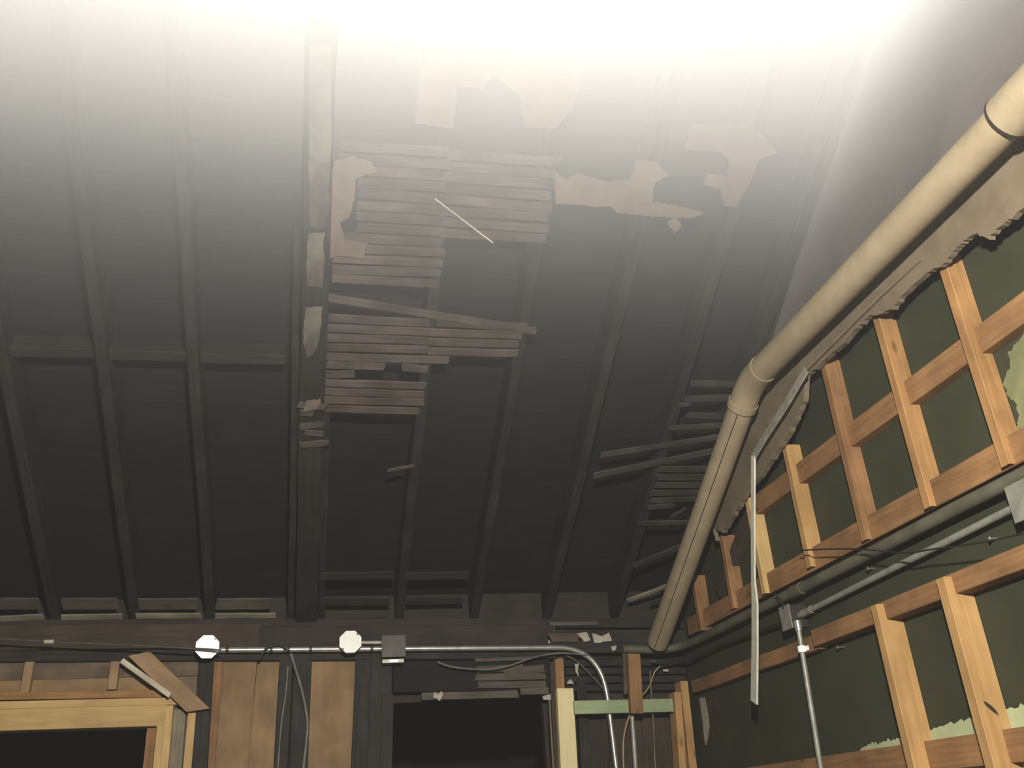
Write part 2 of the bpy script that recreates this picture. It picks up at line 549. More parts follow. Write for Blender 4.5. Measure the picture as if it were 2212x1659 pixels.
# beside the right wall, hanging in a fan
for (x0, y0, x1, y1, w, m) in [(1494, 829, 1640, 832, .034, 'fan_lath'), (1482, 863, 1640, 858, .034, 'fan_lath'), (1466, 876, 1490, 874, .022, 'fan_lath'),
                            (1484, 897, 1600, 903, .030, 'fan_lath'), (1444, 926, 1600, 918, .030, 'fan_lath'), (1300, 984, 1590, 939, .030, 'fan_lath'),
                            (1281, 1029, 1575, 968, .034, 'fan_lath'), (1425, 1014, 1570, 1014, .034, 'fan_lath'), (1420, 1032, 1565, 1032, .034, 'fan_lath'),
                            (1414, 1049, 1560, 1049, .034, 'fan_lath'), (1406, 1066, 1545, 1064, .034, 'fan_lath'), (1404, 1082, 1500, 1079, .030, 'fan_lath'),
                            (1400, 1098, 1456, 1092, .03, 'fan_lath'), (1376, 1132, 1530, 1128, .03, 'fan_lath'), (1450, 1118, 1480, 1100, .015, 'fan_lath'),
                            (1371, 1222, 1500, 1170, .034, 'fan_lath'), (1360, 1297, 1470, 1256, .026, 'pale_lath'), (1409, 1305, 1455, 1283, .026, 'fan_lath'),
                            (1376, 1350, 1430, 1338, .02, 'fan_lath'), (840, 1017, 890, 1008, .016, 'sooty_lath')]:
    lath(roof(x0, y0, .02), roof(x1, y1, .02), m, w=w, rag=.012)
# stubs left just above the back wall, bay by bay
for (x0, x1) in [(-20, 92), (132, 262), (296, 434), (464, 592)]:
    lath(roof(x0, 1331 + (8 if x0 < 0 else (4 if x0 < 200 else 1)), .008), roof(x1, 1334 - x1 * .006, .008), 'pale_lath', w=.035)
    lath(roof(x0 + 4, 1306, .008), roof(x1 - 8, 1305, .008), 'grey_lath', w=.075)
for (x0, y0, x1, y1) in [(690, 1246, 850, 1243), (878, 1246, 1010, 1243), (700, 1346, 830, 1340), (880, 1300, 1000, 1298), (690, 1300, 840, 1301)]:
    lath(roof(x0, y0, .004), roof(x1, y1, .004), 'dark_brown', w=.05)

# plaster still clinging higher up
for pts in ([(897, 268), (903, 190), (917, 100), (1256, 100), (1250, 200), (1235, 235), (1200, 278), (1130, 275), (1122, 205), (1063, 163), (1040, 195), (988, 186), (981, 278)],
            [(1198, 372), (1225, 388), (1248, 376), (1318, 394), (1364, 387), (1371, 349), (1418, 349), (1445, 380), (1415, 393), (1408, 437), (1446, 444), (1520, 460), (1500, 470), (1446, 470), (1330, 460), (1322, 447), (1200, 440)],
            [(1488, 272), (1610, 272), (1650, 292), (1680, 330), (1640, 345), (1622, 390), (1606, 420), (1590, 448), (1565, 445), (1555, 410), (1522, 400), (1527, 378), (1570, 380), (1576, 345), (1560, 330), (1480, 322)],
            [(1442, 484), (1460, 470), (1474, 488), (1456, 504)],
            [(722, 350), (760, 338), (800, 350), (815, 370), (770, 385), (765, 430), (755, 470), (735, 482), (745, 520), (792, 525), (785, 560), (730, 552), (704, 562), (712, 480), (716, 400)]):
    patch('plaster_patch', [roof(x, y, .018) for x, y in pts], RN, .012, 'plaster_soot', ceiling, rag=.004)
# ---- back wall: charred studs, tan boards between them, two openings into dark rooms
wall_back = tag(empty('wall_back', (0, D, 0)), 'charred stud wall with tan boards between the studs and two dark openings', kind='structure')
xA0, xA1 = back(-160, 1600).x, back(336, 1600).x           # left opening
xB0, xB1 = back(846, 1560).x, back(1186, 1560).x           # door opening
zA, zB = back(200, 1572).z, back(1000, 1508).z
yb = D + .09
for nm, x0, x1, z0, z1 in [('sheathing', XL, xA0, 0, 2.6), ('sheathing', xA0, xA1, zA, 2.6), ('sheathing', xA1, xB0, 0, 2.6), ('sheathing', xB0, xB1, zB, 2.6), ('sheathing', xB1, R, 0, 2.6)]:
    slab(nm, (x0, yb, z0), (x1, yb + .02, z1), 'dark_brown', wall_back)


def bstud(pt, pb, w, mat='char_stud', o=0.0, name='stud', parent=None, t=.088, **k):
    """A post on the back wall from its top pixel to the floor; pb gives its lean."""
    a, b = back(*pt, o), back(*pb, o)
    d = (b - a)
    b = a + d * (a.z / (a.z - b.z))
    return bar(name, a, b, BN, w, t, mat, parent or wall_back, **k)


# tan boards (sheathing seen between the studs), one per bay
def tan(name, tl, tr, bl, br, mat, o=-.045):
    a, b = (back(*tl, o) + back(*tr, o)) / 2, (back(*bl, o) + back(*br, o)) / 2
    w = (back(*tr, o) - back(*tl, o)).length
    b = a + (b - a) * (a.z / (a.z - b.z))
    return bar(name, a, b, BN, w, .012, mat, wall_back)


tan('board', (455, 1416), (556, 1416), (436, 1659), (530, 1659), 'tan_board')
tan('board', (557, 1416), (625, 1416), (531, 1659), (612, 1659), 'tan_board')
tan('board', (650, 1412), (790, 1412), (640, 1659), (785, 1659), 'tan_board')
tan('board', (366, 1416), (440, 1416), (352, 1659), (425, 1659), 'dim_tan', o=-.045)
# tan boards above the left opening
a, b = back(-180, 1451, -.03), back(440, 1436, -.03)
bar('board', a, b, BN, .10, .012, 'dim_tan', wall_back)
a, b = back(-180, 1485.5, -.035), back(372, 1474, -.035)
bar('board', a, b, BN, .085, .012, 'tan_board', wall_back)

bstud((446, 1420), (431, 1659), .068)
bstud((619, 1420), (606, 1659), .062, o=.004)
bstud((655, 1420), (645, 1659), .085, o=-.004)
bstud((788, 1410), (778, 1659), .085)
bstud((824, 1420), (816, 1659), .105, o=.006)
bstud((838, 1500), (833, 1659), .060, mat='dark_brown', o=.02)
# plates along the top
bar('top_plate', back(-560, 1382, .01), back(560, 1372, .01), BN, .115, .10, 'brown_board', wall_back)
bar('top_plate', back(560, 1380, .012), back(1200, 1374, .012), BN, .12, .10, 'dark_brown', wall_back)
bar('top_plate', back(1200, 1385, .012), back(1520, 1385, .012), BN, .12, .10, 'char_stud', wall_back)
bar('top_plate', back(-560, 1420, .004), back(1200, 1411, .004), BN, .052, .10, 'char_stud', wall_back)
bar('ledger', back(-560, 1351, -.01), back(1500, 1345, -.01), BN, .05, .10, 'dark_brown', wall_back)
# over the door: charred header, then lath and a strip of pale trim
bar('header', back(850, 1462, -.01), back(1190, 1456, -.01), BN, .15, .09, 'char', wall_back)
for (x0, y0, x1, y1, w) in [(1028, 1426, 1150, 1421, .018), (1028, 1446, 1130, 1442, .034), (1090, 1452, 1176, 1443, .038), (1028, 1463, 1178, 1460, .034), (1032, 1479, 1180, 1478, .034)]:
    bar('lath', back(x0, y0, .012), back(x1, y1, .012), BN, w, .008, 'grey_lath', wall_back, rag=.008, bow=.001)
tr = bar('trim_strip', back(913, 1504, .014), back(1118, 1499, .014), BN, .036, .01, 'grey_lath', wall_back, rag=.006)
bar('trim_strip', back(1126, 1493, .016), back(1186, 1492, .016), BN, .034, .01, 'grey_lath', wall_back, rag=.006)
patch('plaster_bit', [back(x, y, .03) for x, y in [(938, 1494), (946, 1499), (954, 1493), (957, 1502), (950, 1514), (944, 1509), (935, 1507)]], BN, .016, 'plaster_white', wall_back, rag=.002)
patch('plaster_bit', [back(x, y, .02) for x, y in [(1172, 1503), (1190, 1500), (1190, 1512), (1174, 1511)]], BN, .01, 'plaster_white', wall_back, rag=.002)
# right side of the door
bstud((1195, 1430), (1205, 1659), .036, mat='brown_board', o=.02)
bar('door_edge', back(1187, 1512, .022), back(1196, 1665, .022), BN, .008, .01, 'plaster_tan', wall_back)
bar('door_edge', back(1176, 1520, .0), back(1186, 1665, .0), BN, .02, .05, 'dark_brown', wall_back)
# bays right of the door
tan('board', (1238, 1500), (1310, 1500), (1244, 1659), (1318, 1659), 'dark_brown', o=-.07)
tan('board', (1311, 1500), (1465, 1500), (1319, 1659), (1480, 1659), 'brown_board', o=-.07)
bstud((1256, 1470), (1266, 1659), .05, mat='char_stud', o=-.02)
for yy in (1432, 1450, 1468, 1486):
    bar('lath', back(1222, yy, -.03), back(1480, yy - 2, -.03), BN, .034, .008, 'char_stud', wall_back, rag=.006, bow=.001)
for pts in ([(1242, 1434), (1250, 1434), (1248, 1450), (1251, 1464), (1244, 1450)], [(1224, 1476), (1232, 1466), (1240, 1478)], [(1320, 1396), (1332, 1394), (1330, 1404), (1323, 1406)], [(1408, 1426), (1424, 1432), (1426, 1436), (1410, 1431)], [(1432, 1446), (1444, 1445), (1443, 1451), (1433, 1450)], [(1184, 1380), (1187, 1376), (1188, 1390), (1184, 1388)]):
    patch('plaster_bit', [back(x, y, .02) for x, y in pts], BN, .008, 'plaster_white', wall_back, rag=.002)

# torn scraps on the plate above the conduit bend
patch('plaster_bit', [back(x, y, .035) for x, y in [(1246, 1368), (1268, 1366), (1276, 1384), (1262, 1386)]], BN, .012, 'plaster_white', wall_back, rag=.003)
patch('plaster_bit', [back(x, y, .035) for x, y in [(1279, 1368), (1300, 1374), (1316, 1366), (1322, 1384), (1284, 1389)]], BN, .012, 'plaster_white', wall_back, rag=.003)
bar('lath', back(1186, 1377, .03), back(1252, 1377, .03), BN, .045, .012, 'scorched_red', wall_back, rag=.015)
bar('lath', back(1192, 1347, .02), back(1292, 1346, .02), BN, .022, .01, 'grey_lath', wall_back, rag=.012)

# rooms beyond the openings
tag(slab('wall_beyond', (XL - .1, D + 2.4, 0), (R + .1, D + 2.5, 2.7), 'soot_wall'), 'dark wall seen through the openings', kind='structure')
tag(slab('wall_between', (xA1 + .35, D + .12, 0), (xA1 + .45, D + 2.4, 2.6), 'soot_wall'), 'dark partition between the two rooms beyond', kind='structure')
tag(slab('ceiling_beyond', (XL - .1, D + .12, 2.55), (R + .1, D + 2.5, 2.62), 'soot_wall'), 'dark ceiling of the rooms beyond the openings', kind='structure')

# ================================================================== NEW LUMBER ON THE BACK WALL
def top_bar(name, label, cat, *a, group=None, **k):
    return tag(bar(name, *a, **k), label, cat, group)


G = 'new framing around the left opening'
top_bar('cripple_stud', 'short pale block on the window header, outermost at the photo edge', 'stud', back(64, 1427, .0), back(52, 1496, .0), BN, .040, .07, 'brace_wood', group=G)
top_bar('cripple_stud', 'short pale block on the header just beside the white stick', 'stud', back(250, 1420, .0), back(241, 1489, .0), BN, .040, .07, 'brace_wood', group=G)
top_bar('header_plate', 'topmost orange board of the header over the left opening', 'board', back(-180, 1507, .0), back(350, 1498, .0), BN, .033, .09, 'orange_pine', group=G)
top_bar('header_plate', 'middle board of the header, its end under the slanting brace', 'board', back(-180, 1528, .014), back(382, 1514, .014), BN, .034, .10, 'pale_pine', group=G)
top_bar('header_beam', 'wide lowest header board directly over the left dark opening', 'board', back(-180, 1560.5, .02), back(358, 1545, .02), BN, .092, .11, 'pale_pine', group=G)
a, b = back(366, 1524, .016), back(354, 1659, .016)
top_bar('jamb_stud', 'pale jamb stud meeting the end of the header beam', 'stud', a, a + (b - a) * (a.z / (a.z - b.z)), BN, .036, .09, 'pale_pine', group=G)
a, b = back(347, 1566, .018), back(338, 1659, .018)
top_bar('jamb_stud', 'trimmer stud holding up the header beam beside the dark opening', 'stud', a, a + (b - a) * (a.z / (a.z - b.z)), BN, .034, .09, 'pale_pine', group=G)
a, b = back(329, 1566, -.03), back(319, 1659, -.03)
top_bar('jamb_liner', 'reddish brown jamb liner edging the left dark opening', 'board', a, a + (b - a) * (a.z / (a.z - b.z)), BN, .044, .05, 'red_pine', group=G)
a, b = back(386, 1532, -.02), back(376, 1659, -.02)
top_bar('filler_board', 'grey weathered board between two pale jamb studs', 'board', a, a + (b - a) * (a.z / (a.z - b.z)), BN, .066, .02, 'pale_lath', group=G)
a, b = back(415, 1540, .0), back(404, 1659, .0)
top_bar('jamb_stud', 'pale narrow stud under the slanting brace, against the charred stud', 'stud', a, a + (b - a) * (a.z / (a.z - b.z)), BN, .038, .088, 'pale_pine', group=G)
a, b = back(473, 1420, -.03), back(452, 1659, -.03)
top_bar('edge_strip', 'thin reddish strip beside the charred stud below the left round cover', 'board', a, a + (b - a) * (a.z / (a.z - b.z)), BN, .045, .02, 'red_pine')
top_bar('diagonal_brace', 'slanting orange brace board beside the left opening header', 'brace', back(300, 1412, .049), back(428, 1534, .049), BN, .078, .03, 'brace_wood', skew=(.03, .035))
top_bar('white_stick', 'thin whitish stick leaning along the slanting brace', 'stick', back(262, 1426, .075), back(367, 1502, .075), BN, .024, .012, 'white_stick', rag=.003)

a, b = back(1221, 1487, .06), back(1230, 1659, .06)
top_bar('yellow_post', 'pale yellow painted post standing right of the dark doorway', 'post', a, a + (b - a) * (a.z / (a.z - b.z)), BN, .086, .04, 'yellow_paint')
top_bar('stud_stub', 'splintered brown stud end rising above the yellow post', 'stud', back(1208, 1424, .022), back(1211, 1492, .022), BN, .046, .05, 'red_pine', rag=.012)
top_bar('green_rail', 'mint green painted rail between yellow post and orange studs', 'rail', back(1241, 1528, .085), back(1454, 1523, .085), BN, .064, .03, 'green_paint')
top_bar('nailing_block', 'short orange block nailed upright across the mint green rail', 'block', back(1370, 1412, .125), back(1377, 1541, .125), BN, .066, .036, 'red_pine')
top_bar('grey_lath', 'narrow grey lath end behind the short orange block', 'lath', back(1350, 1399, .04), back(1354, 1500, .04), BN, .026, .02, 'grey_lath', rag=.006)
a, b = back(1464, 1495, .085), back(1476, 1659, .085)
top_bar('corner_stud', 'shorter of the paired orange corner studs, meeting the green rail', 'stud', a, a + (b - a) * (a.z / (a.z - b.z)), BN, .038, .085, 'pine', group='paired corner studs')
a, b = back(1478, 1471, .07), back(1498, 1659, .07)
top_bar('corner_stud', 'taller of the paired orange corner studs, next to green wall', 'stud', a, a + (b - a) * (a.z / (a.z - b.z)), BN, .040, .088, 'pine', group='paired corner studs')

# ================================================================== LUMBER ON THE RIGHT WALL
FI = .090      # how far the studs stand off the green board
CORD = 'new studs on the green wall'


def wstud(label, pf, z0, z1, mat, w=.038, t=FI - .002, o=FI):
    """A plumb stud; pf is a pixel on the far edge of its narrow front face."""
    y = right(*pf, o).y - w / 2
    return tag(bar('wall_stud', (R - o, y, z1), (R - o, y, z0), WN, w, t, mat, bow=.0015, seg=4), label, 'stud', CORD)


zt = lambda px, py, o=FI: right(px, py, o).z
near_stud = wstud('long orange stud nearest the camera, below the conduit on green wall', (2060, 1400), 0.0, zt(2027, 1250), 'pine', w=.040)
gy = near_stud.matrix_basis.translation.y - .0201
gq = [hit(x, y, Vector((0, 1, 0)), gy) for x, y in [(2124, 1514), (2132, 1517), (2152, 1534), (2158, 1546), (2150, 1541), (2130, 1524)]]
patch('split', gq, BN, .001, 'dark_brown', near_stud, rag=.001, sub=2)
wstud('long orange stud beside the thin vertical conduit on green wall', (1912, 1450), 0.0, zt(1885, 1308), 'pine', w=.038)
ups = [((2092, 790), (2166, 1009), 3.2, 'largest upper stud, nearest the camera, reaching up behind the plaster', 'orange_pine'),
       ((1944, 910), (1988, 1105), 3.2, 'second upper stud from the camera, hanging over the plate', 'orange_pine'),
       ((1818, 990), (1858, 1172), 3.2, 'third upper stud from the camera, reddish and knotty', 'red_pine'),
       ((1712, 1080), (1740, 1230), zt(1694, 953), 'fourth upper stud, just right of the hanging white strip', 'pine'),
       ((1632, 1210), (1648, 1284), zt(1608, 1072), 'fifth upper stud, partly hidden behind the hanging white strip', 'pale_pine'),
       ((1566, 1240), (1577, 1318), zt(1550, 1155), 'sixth upper stud, left of the hanging white strip', 'red_pine'),
       ((1500, 1300), (1507, 1366), zt(1492, 1240), 'smallest upper stud, closest to the fat sloping pipe bottom', 'red_pine')]
UI = .066      # the upper studs are slimmer
ust = [wstud(l, p, zt(*pb, UI), z1, m, w=.036, t=UI - .002, o=UI) for p, pb, z1, l, m in ups]


def wrail(name, label, y0, y1, z, w, mat, o=.045, t=.043, **k):
    return tag(bar(name, (R - o, y0, z), (R - o, y1, z), WN, w, t, mat, seg=4, bow=.001, **k), label, 'rail', 'rails on the green wall')


ys = [u.matrix_basis.translation.y for u in ust]
wrail('upper_plate', 'long reddish plate carrying the upper stud ends above the fat wall pipe', 1.2, 4.55, 2.352, .088, 'red_pine')
wrail('nailer', 'horizontal orange nailer crossing behind the middle of upper studs', 1.2, 3.62, 2.705, .085, 'red_pine', o=.04, t=.038)
y1, y2 = right(2070, 1330, FI).y - .02, right(1905, 1400, FI).y - .019
tag(bar('middle_rail', (R - .062, 1.2, 2.062), (R - .062, y2 + .50, 2.062), WN, .062, .06, 'red_pine', seg=4, bow=.001), 'orange rail notched between the tops of two long studs', 'rail', 'rails on the green wall')
tag(bar('middle_rail', (R - .04, y2 + .50, 2.052), (R - .04, 4.62, 2.060), WN, .060, .038, 'red_pine', seg=4, bow=.004), 'darker worn rail running back from the conduit to the corner', 'rail', 'rails on the green wall')
wrail('lower_rail', 'lowest rail, over the pale green paint band near photo bottom', 1.2, 4.62, 1.600, .088, 'red_pine', o=.035, t=.033)
a, b = right(1549, 1280, .04), right(1618, 1106, .04)
tag(bar('sloping_nailer', a, b, WN, .07, .036, 'brown_board'), 'dim sloping nailer behind the two smallest upper studs', 'rail', 'rails on the green wall')

# ================================================================== PLASTER STRIP BELOW THE BENT PIPE
PO = .098
low = [(1546, 1168), (1539, 1136), (1561, 1151), (1575, 1128), (1591, 1102), (1615, 1058), (1642, 1030), (1668, 990), (1697, 947), (1718, 905), (1736, 867), (1739, 812),
       (1761, 795), (1790, 768), (1822, 740), (1850, 708), (1877, 684), (1905, 674), (1927, 667), (1947, 640), (1975, 612), (2002, 590), (2035, 570), (2058, 545),
       (2077, 523), (2096, 509), (2113, 504), (2135, 515), (2155, 493), (2177, 476), (2212, 446), (2260, 400)]
upp = [(2260, 190), (2212, 250), (2100, 352), (1900, 546), (1760, 690), (1660, 800), (1620, 850), (1590, 940), (1560, 1030), (1530, 1110)]
tag(patch('plaster_strip', [right(x, y, PO) for x, y in low + upp], WN, .022, 'plaster_tan', rag=.005, sub=5, rag_from=set(range(len(low) - 1))),
    'torn tan plaster strip on green wall under the fat bent pipe', 'plaster')

# ================================================================== PIPES
PI_ = .21     # the fat pipe's axis off the wall
e0, e1, e2 = right(1421, 1388, PI_), right(1622, 824, PI_), right(2300, 128, PI_)
e2 = Vector((e1.x, 1.2, e1.z + (e2.z - e1.z) * .5))
RP = .055
pipe = tag(empty('vent_pipe', e0), 'fat beige bent pipe climbing the roof slope along green wall', 'pipe')
u, v = (e0 - e1).normalized(), (e2 - e1).normalized()
tube('sloping_length', [e0, e1 + u * .10], RP, 'pipe_beige', pipe, 24)
tube('level_length', [e1 + v * .10, e2], RP, 'pipe_beige', pipe, 24)
tube('elbow', [e1 + u * .12] + fillet(e0, e1, e2, .08) + [e1 + v * .12], RP + .004, 'pipe_beige', pipe, 24)
tube('collar', [e1 + u * .105, e1 + u * .135], RP + .009, 'pipe_beige', pipe, 24)
col2 = right(2180, 255, PI_)
cy = col2.y
lp = e1 + v * ((e1.y - cy) / -v.y)
tube('collar', [lp, e2], RP + .012, 'pipe_beige', pipe, 24)
tube('joint_gap', [lp - v * .006, lp + v * .002], RP + .013, 'dark_box', pipe, 24)
# the seam along its lower length
off = Vector((-.55, -.50, -.55)).normalized()
off = (off - u * off.dot(u)).normalized()
tube('seam', [e0 + off * (RP - .0005), e1 + u * .14 + off * (RP - .0005)], .0022, 'dark_box', pipe, 6)
tube('bottom_end', [e0, e0 + u * .015], RP - .006, 'dark_box', pipe, 24)

# fat pipe lying along the green wall below the upper plate, then round the corner
pw = [right(x, y, .05) for x, y in [(2330, 962), (2212, 1024), (2060, 1101), (1905, 1182), (1780, 1246), (1683, 1295), (1600, 1335), (1540, 1366), (1490, 1389)]]
pc = [back(1440, 1402, .06), back(1390, 1403, .06), back(1345, 1402, .05)]
wp = tag(empty('wall_pipe', pw[0]), 'dull green pipe along the green wall just below the upper plate', 'pipe')
tube('long_run', smooth_path(pw[:-1] + [pw[-1]] + pc, 6), .021, 'pipe_green', wp, 16)
tube('coupling', [pw[4] * .55 + pw[5] * .45, pw[4] * .30 + pw[5] * .70], .0245, 'pipe_green', wp, 16)

# conduit with its junction boxes on the green wall
CI = .035
bx = right(1718, 1334, CI)
cr_ = right(2204, 1090, CI)
cw = tag(empty('wall_conduit', bx), 'grey conduit rising along green wall from a small junction box', 'conduit')
tube('conduit', [bx, cr_], .0115, 'conduit_grey', cw, 14)
tube('coupling', [bx + (cr_ - bx) * .045, bx + (cr_ - bx) * .105], .015, 'conduit_grey', cw, 14)
lw = [right(1700, 1344, CI), right(1640, 1364, CI), right(1560, 1394, CI), right(1505, 1422, CI), back(1455, 1433, .04), back(1425, 1440, .04)]
tube('cable', smooth_path(lw, 6), .008, 'cable_black', cw, 10)
tag(slab('junction_box', (R - .075, bx.y - .038, bx.z - .045), (R - .002, bx.y + .040, bx.z + .045), 'dark_box'), 'small dark junction box where the conduit turns down the green wall', 'junction box')
jb = bpy.data.objects['junction_box']
slab('cover', (R - .079, bx.y - .041, bx.z - .048), (R - .075, bx.y + .043, bx.z + .048), 'conduit_grey', jb)
for dz in (-.033, .033):
    disc('screw', (R - .080, bx.y, bx.z + dz), WN, .004, .003, 'screw_bright', jb, 8)
jb2 = tag(slab('junction_box', (R - .06, cr_.y - .09, cr_.z - .05), (R - .002, cr_.y + .005, cr_.z + .05), 'conduit_grey'), 'grey junction box at the right photo edge ending the conduit', 'junction box')
slab('cover', (R - .064, cr_.y - .093, cr_.z - .053), (R - .06, cr_.y + .008, cr_.z + .053), 'conduit_grey', jb2)
# the drop
vt, vb = right(1724, 1352, .056), right(1773, 1659, .056)
vb = Vector((vt.x, vt.y + (vb.y - vt.y), vb.z))
vb = vt + (vb - vt) * (vt.z / (vt.z - vb.z)) * .98
cd = tag(empty('drop_conduit', vb), 'thin vertical conduit dropping down green wall from the junction box', 'conduit')
tube('conduit', [vt, vb], .0105, 'conduit_grey', cd, 14)
cp = vt + (vb - vt) * ((vt.z - right(1733, 1402, .056).z) / (vt.z - vb.z))
tube('coupling', [cp + Vector((0, 0, .012)), cp - Vector((0, 0, .012))], .0165, 'white_cover', cd, 14)
tube('connector', [vt + Vector((0, 0, .02)), vt - Vector((0, 0, .02))], .015, 'galvanised', cd, 14)
slab('strap', (R - .045, cp.y - .03, cp.z - .009), (R - .041, cp.y + .004, cp.z + .009), 'white_cover', cd)

# thin wire looping across the upper studs and the pipe
wl = [right(x, y, .11) for x, y in [(1728, 1189), (1790, 1186), (1850, 1186), (1905, 1190), (1960, 1195), (2010, 1187), (2080, 1178), (2150, 1166), (2230, 1148)]]
tag(tube('loose_wire', smooth_path(wl, 6), .0028, 'cable_black', None, 8), 'thin dark wire sagging across the upper studs and green wall pipe', 'wire')
wl = [right(x, y, .1) for x, y in [(1673, 1282), (1680, 1290), (1688, 1298), (1692, 1310)]]
tag(tube('wire_end', smooth_path(wl, 6), .003, 'cable_black', None, 8), 'short dark wire end hanging under the fifth upper stud', 'wire')
# screws in the wall
for px, py, lab in [(2136, 1163, 'bright screw sticking out of green wall by the thin wire'), (1873, 1228, 'bright screw between the green wall pipe and conduit'),
                    (2205, 926, 'bright screw on the olive paint patch'), (1808, 1398, 'bright screw under the worn middle rail')]:
    p = right(px, py, .03)
    s = tag(tube('wall_screw', [Vector((R - .001, p.y, p.z)), p], .0028, 'screw_bright', None, 8), lab, 'screw', 'screws in the green wall')
    disc('screw_head', p + Vector((-.001, 0, 0)), WN, .0062, .003, 'screw_bright', s, 10)

# metal corner bead peeled off the plaster: still stuck above, hanging free below
def bead(name, pts, w, mat, parent, turn=(0, 0, 0)):
    """L-section strip through the points."""
    bm = bmesh.new()
    rings = []
    for i, p in enumerate(pts):
        d = (pts[min(i + 1, len(pts) - 1)] - pts[max(i - 1, 0)]).normalized()
        s = d.cross(WN).normalized()
        wi = w[i] if isinstance(w, (list, tuple)) else w
        rings.append([bm.verts.new(q) for q in (p - s * wi / 2, p - s * wi * .42 + WN * .006, p + s * wi * .38 + WN * .004, p + s * wi / 2, p + s * wi * .42 - WN * .003, p - s * wi * .40 - WN * .001)])
    for i in range(len(rings) - 1):
        for k in range(6):
            bm.faces.new((rings[i][k], rings[i][(k + 1) % 6], rings[i + 1][(k + 1) % 6], rings[i + 1][k]))
    bm.faces.new(rings[0][::-1]); bm.faces.new(rings[-1])
    o = pts[0].copy()
    for vtx in bm.verts:
        vtx.co -= o
    return link(name, finish(bm, name), mat, parent, Matrix.Translation(o))


HB = .150
bd = tag(empty('corner_bead', right(1630, 1517, HB)), 'whitish strip hanging off the plaster in front of the green wall', 'trim strip')
bead('hanging_length', [right(1628, 984, HB), right(1627, 1120, HB), right(1628, 1260, HB)], .041, 'bead_white', bd)
bead('hanging_length', [right(1628, 1258, HB + .004), right(1631, 1300, HB + .004), right(1631, 1400, HB + .004), right(1629.5, 1517, HB + .004)], [.044, .062, .064, .068], 'bead_white', bd)
bead('slanting_length', [right(1629, 986, HB), right(1652, 946, HB), right(1700, 872, HB), right(1742, 800, HB - .008)], .036, 'bead_shaded', bd)
bead('stuck_length', [right(1742, 800, PO + .012), right(1820, 722, PO + .008), right(1900, 642, PO + .008), right(1990, 560, PO + .003)], .008, 'plaster_tan', bd)

# ================================================================== CONDUIT AND BOXES ON THE BACK WALL
BO = .045
c0, c1 = back(474, 1404, BO), back(1196, 1399, BO)
c2 = back(1302, 1400, BO + .0)
c3, c4 = back(1313, 1512, BO), back(1331, 1659, BO)
k1 = back(1293, 1400, BO)
cb = tag(empty('ceiling_conduit', c0), 'shiny conduit along the top of back wall, curving down past green rail', 'conduit')
bend = fillet(c1, k1, c3, .22, 14)
dn = (c4 - c3).normalized()
tube('conduit', [c0, bend[0] + (c0 - bend[0]).normalized() * .02] + bend + [c3, c3 + dn * (c3.z / -dn.z) * .97], .0135, 'galvanised', cb, 18)
for x in (488, 583, 620, 668, 800):
    f = (back(x, 1400, BO).x - c0.x) / (c1.x - c0.x)
    p = c0 + (c1 - c0) * f
    tube('clip', [p, p + (c1 - c0).normalized() * .014], .0155, 'dark_box', cb, 14)

def cover_box(px, py, label, tilt):
    p = back(px, py, .125)
    n = Vector(tilt).normalized()
    root = tag(empty('round_junction_box', p), label, 'junction box')
    disc('box', p - n * .004, n, .050, .055, 'conduit_grey', root, 16)
    disc('cover', p, n, .0575, .003, 'white_cover', root, 8, turn=math.pi / 8)
    for sx, sz in ((.034, .036), (-.036, -.034)):
        disc('screw', p + Vector((sx, 0, sz)) + n * (.0012 + abs(n.z) * .0) + Vector((0, n.z * sz, 0)) * 1.0, n, .0052, .003, 'screw_dark', root, 8)
    return root


cover_box(448, 1397, 'junction box with bright white octagonal cover crossed by the thin cable', (.135, -1, -.085))
cover_box(757, 1386, 'junction box with white octagonal cover above the conduit middle', (.02, -1, .05))
p = back(850, 1398, .09)
sb = tag(slab('square_junction_box', (p.x - .055, p.y - .01, p.z - .046), (p.x + .055, p.y + .055, p.z + .052), 'dark_box'), 'dark square junction box on the conduit left of the doorway', 'junction box')
slab('cover', (p.x - .058, p.y - .014, p.z - .049), (p.x + .058, p.y - .01, p.z + .055), 'dark_box', sb)
slab('clip', (p.x - .055, p.y - .005, p.z - .075), (p.x + .05, p.y + .05, p.z - .058), 'conduit_grey', sb)
slab('clip', (p.x - .02, p.y - .009, p.z - .071), (p.x + .022, p.y - .0, p.z - .061), 'galvanised', sb)
tag(tube('short_conduit', [back(775, 1388, .05), back(832, 1388, .05)], .010, 'conduit_grey', None, 12), 'short dull conduit between white cover and dark square box', 'conduit')

# thin cable along the plate, in front of the left cover
cab = [back(x, y, .17) for x, y in [(-300, 1362), (105, 1386), (270, 1393), (400, 1400), (446, 1402), (478, 1405)]]
ct = tag(empty('thin_cable', cab[0]), 'thin grey cable along the top plate crossing the left white cover', 'cable')
tube('cable', smooth_path(cab, 5), .0048, 'cable_dull', ct, 10)
q = back(106, 1386, .17)
tube('clip', [q - Vector((.02, 0, 0)), q + Vector((.02, 0, 0))], .009, 'white_stick', ct, 12)

# cables on the wall
def cable(label, pts, r, mat, o, closed_top=False):
    return tag(tube('cable', smooth_path([back(x, y, o) for x, y in pts], 6), r, mat, None, 10), label, 'cable', 'cables on the back wall')


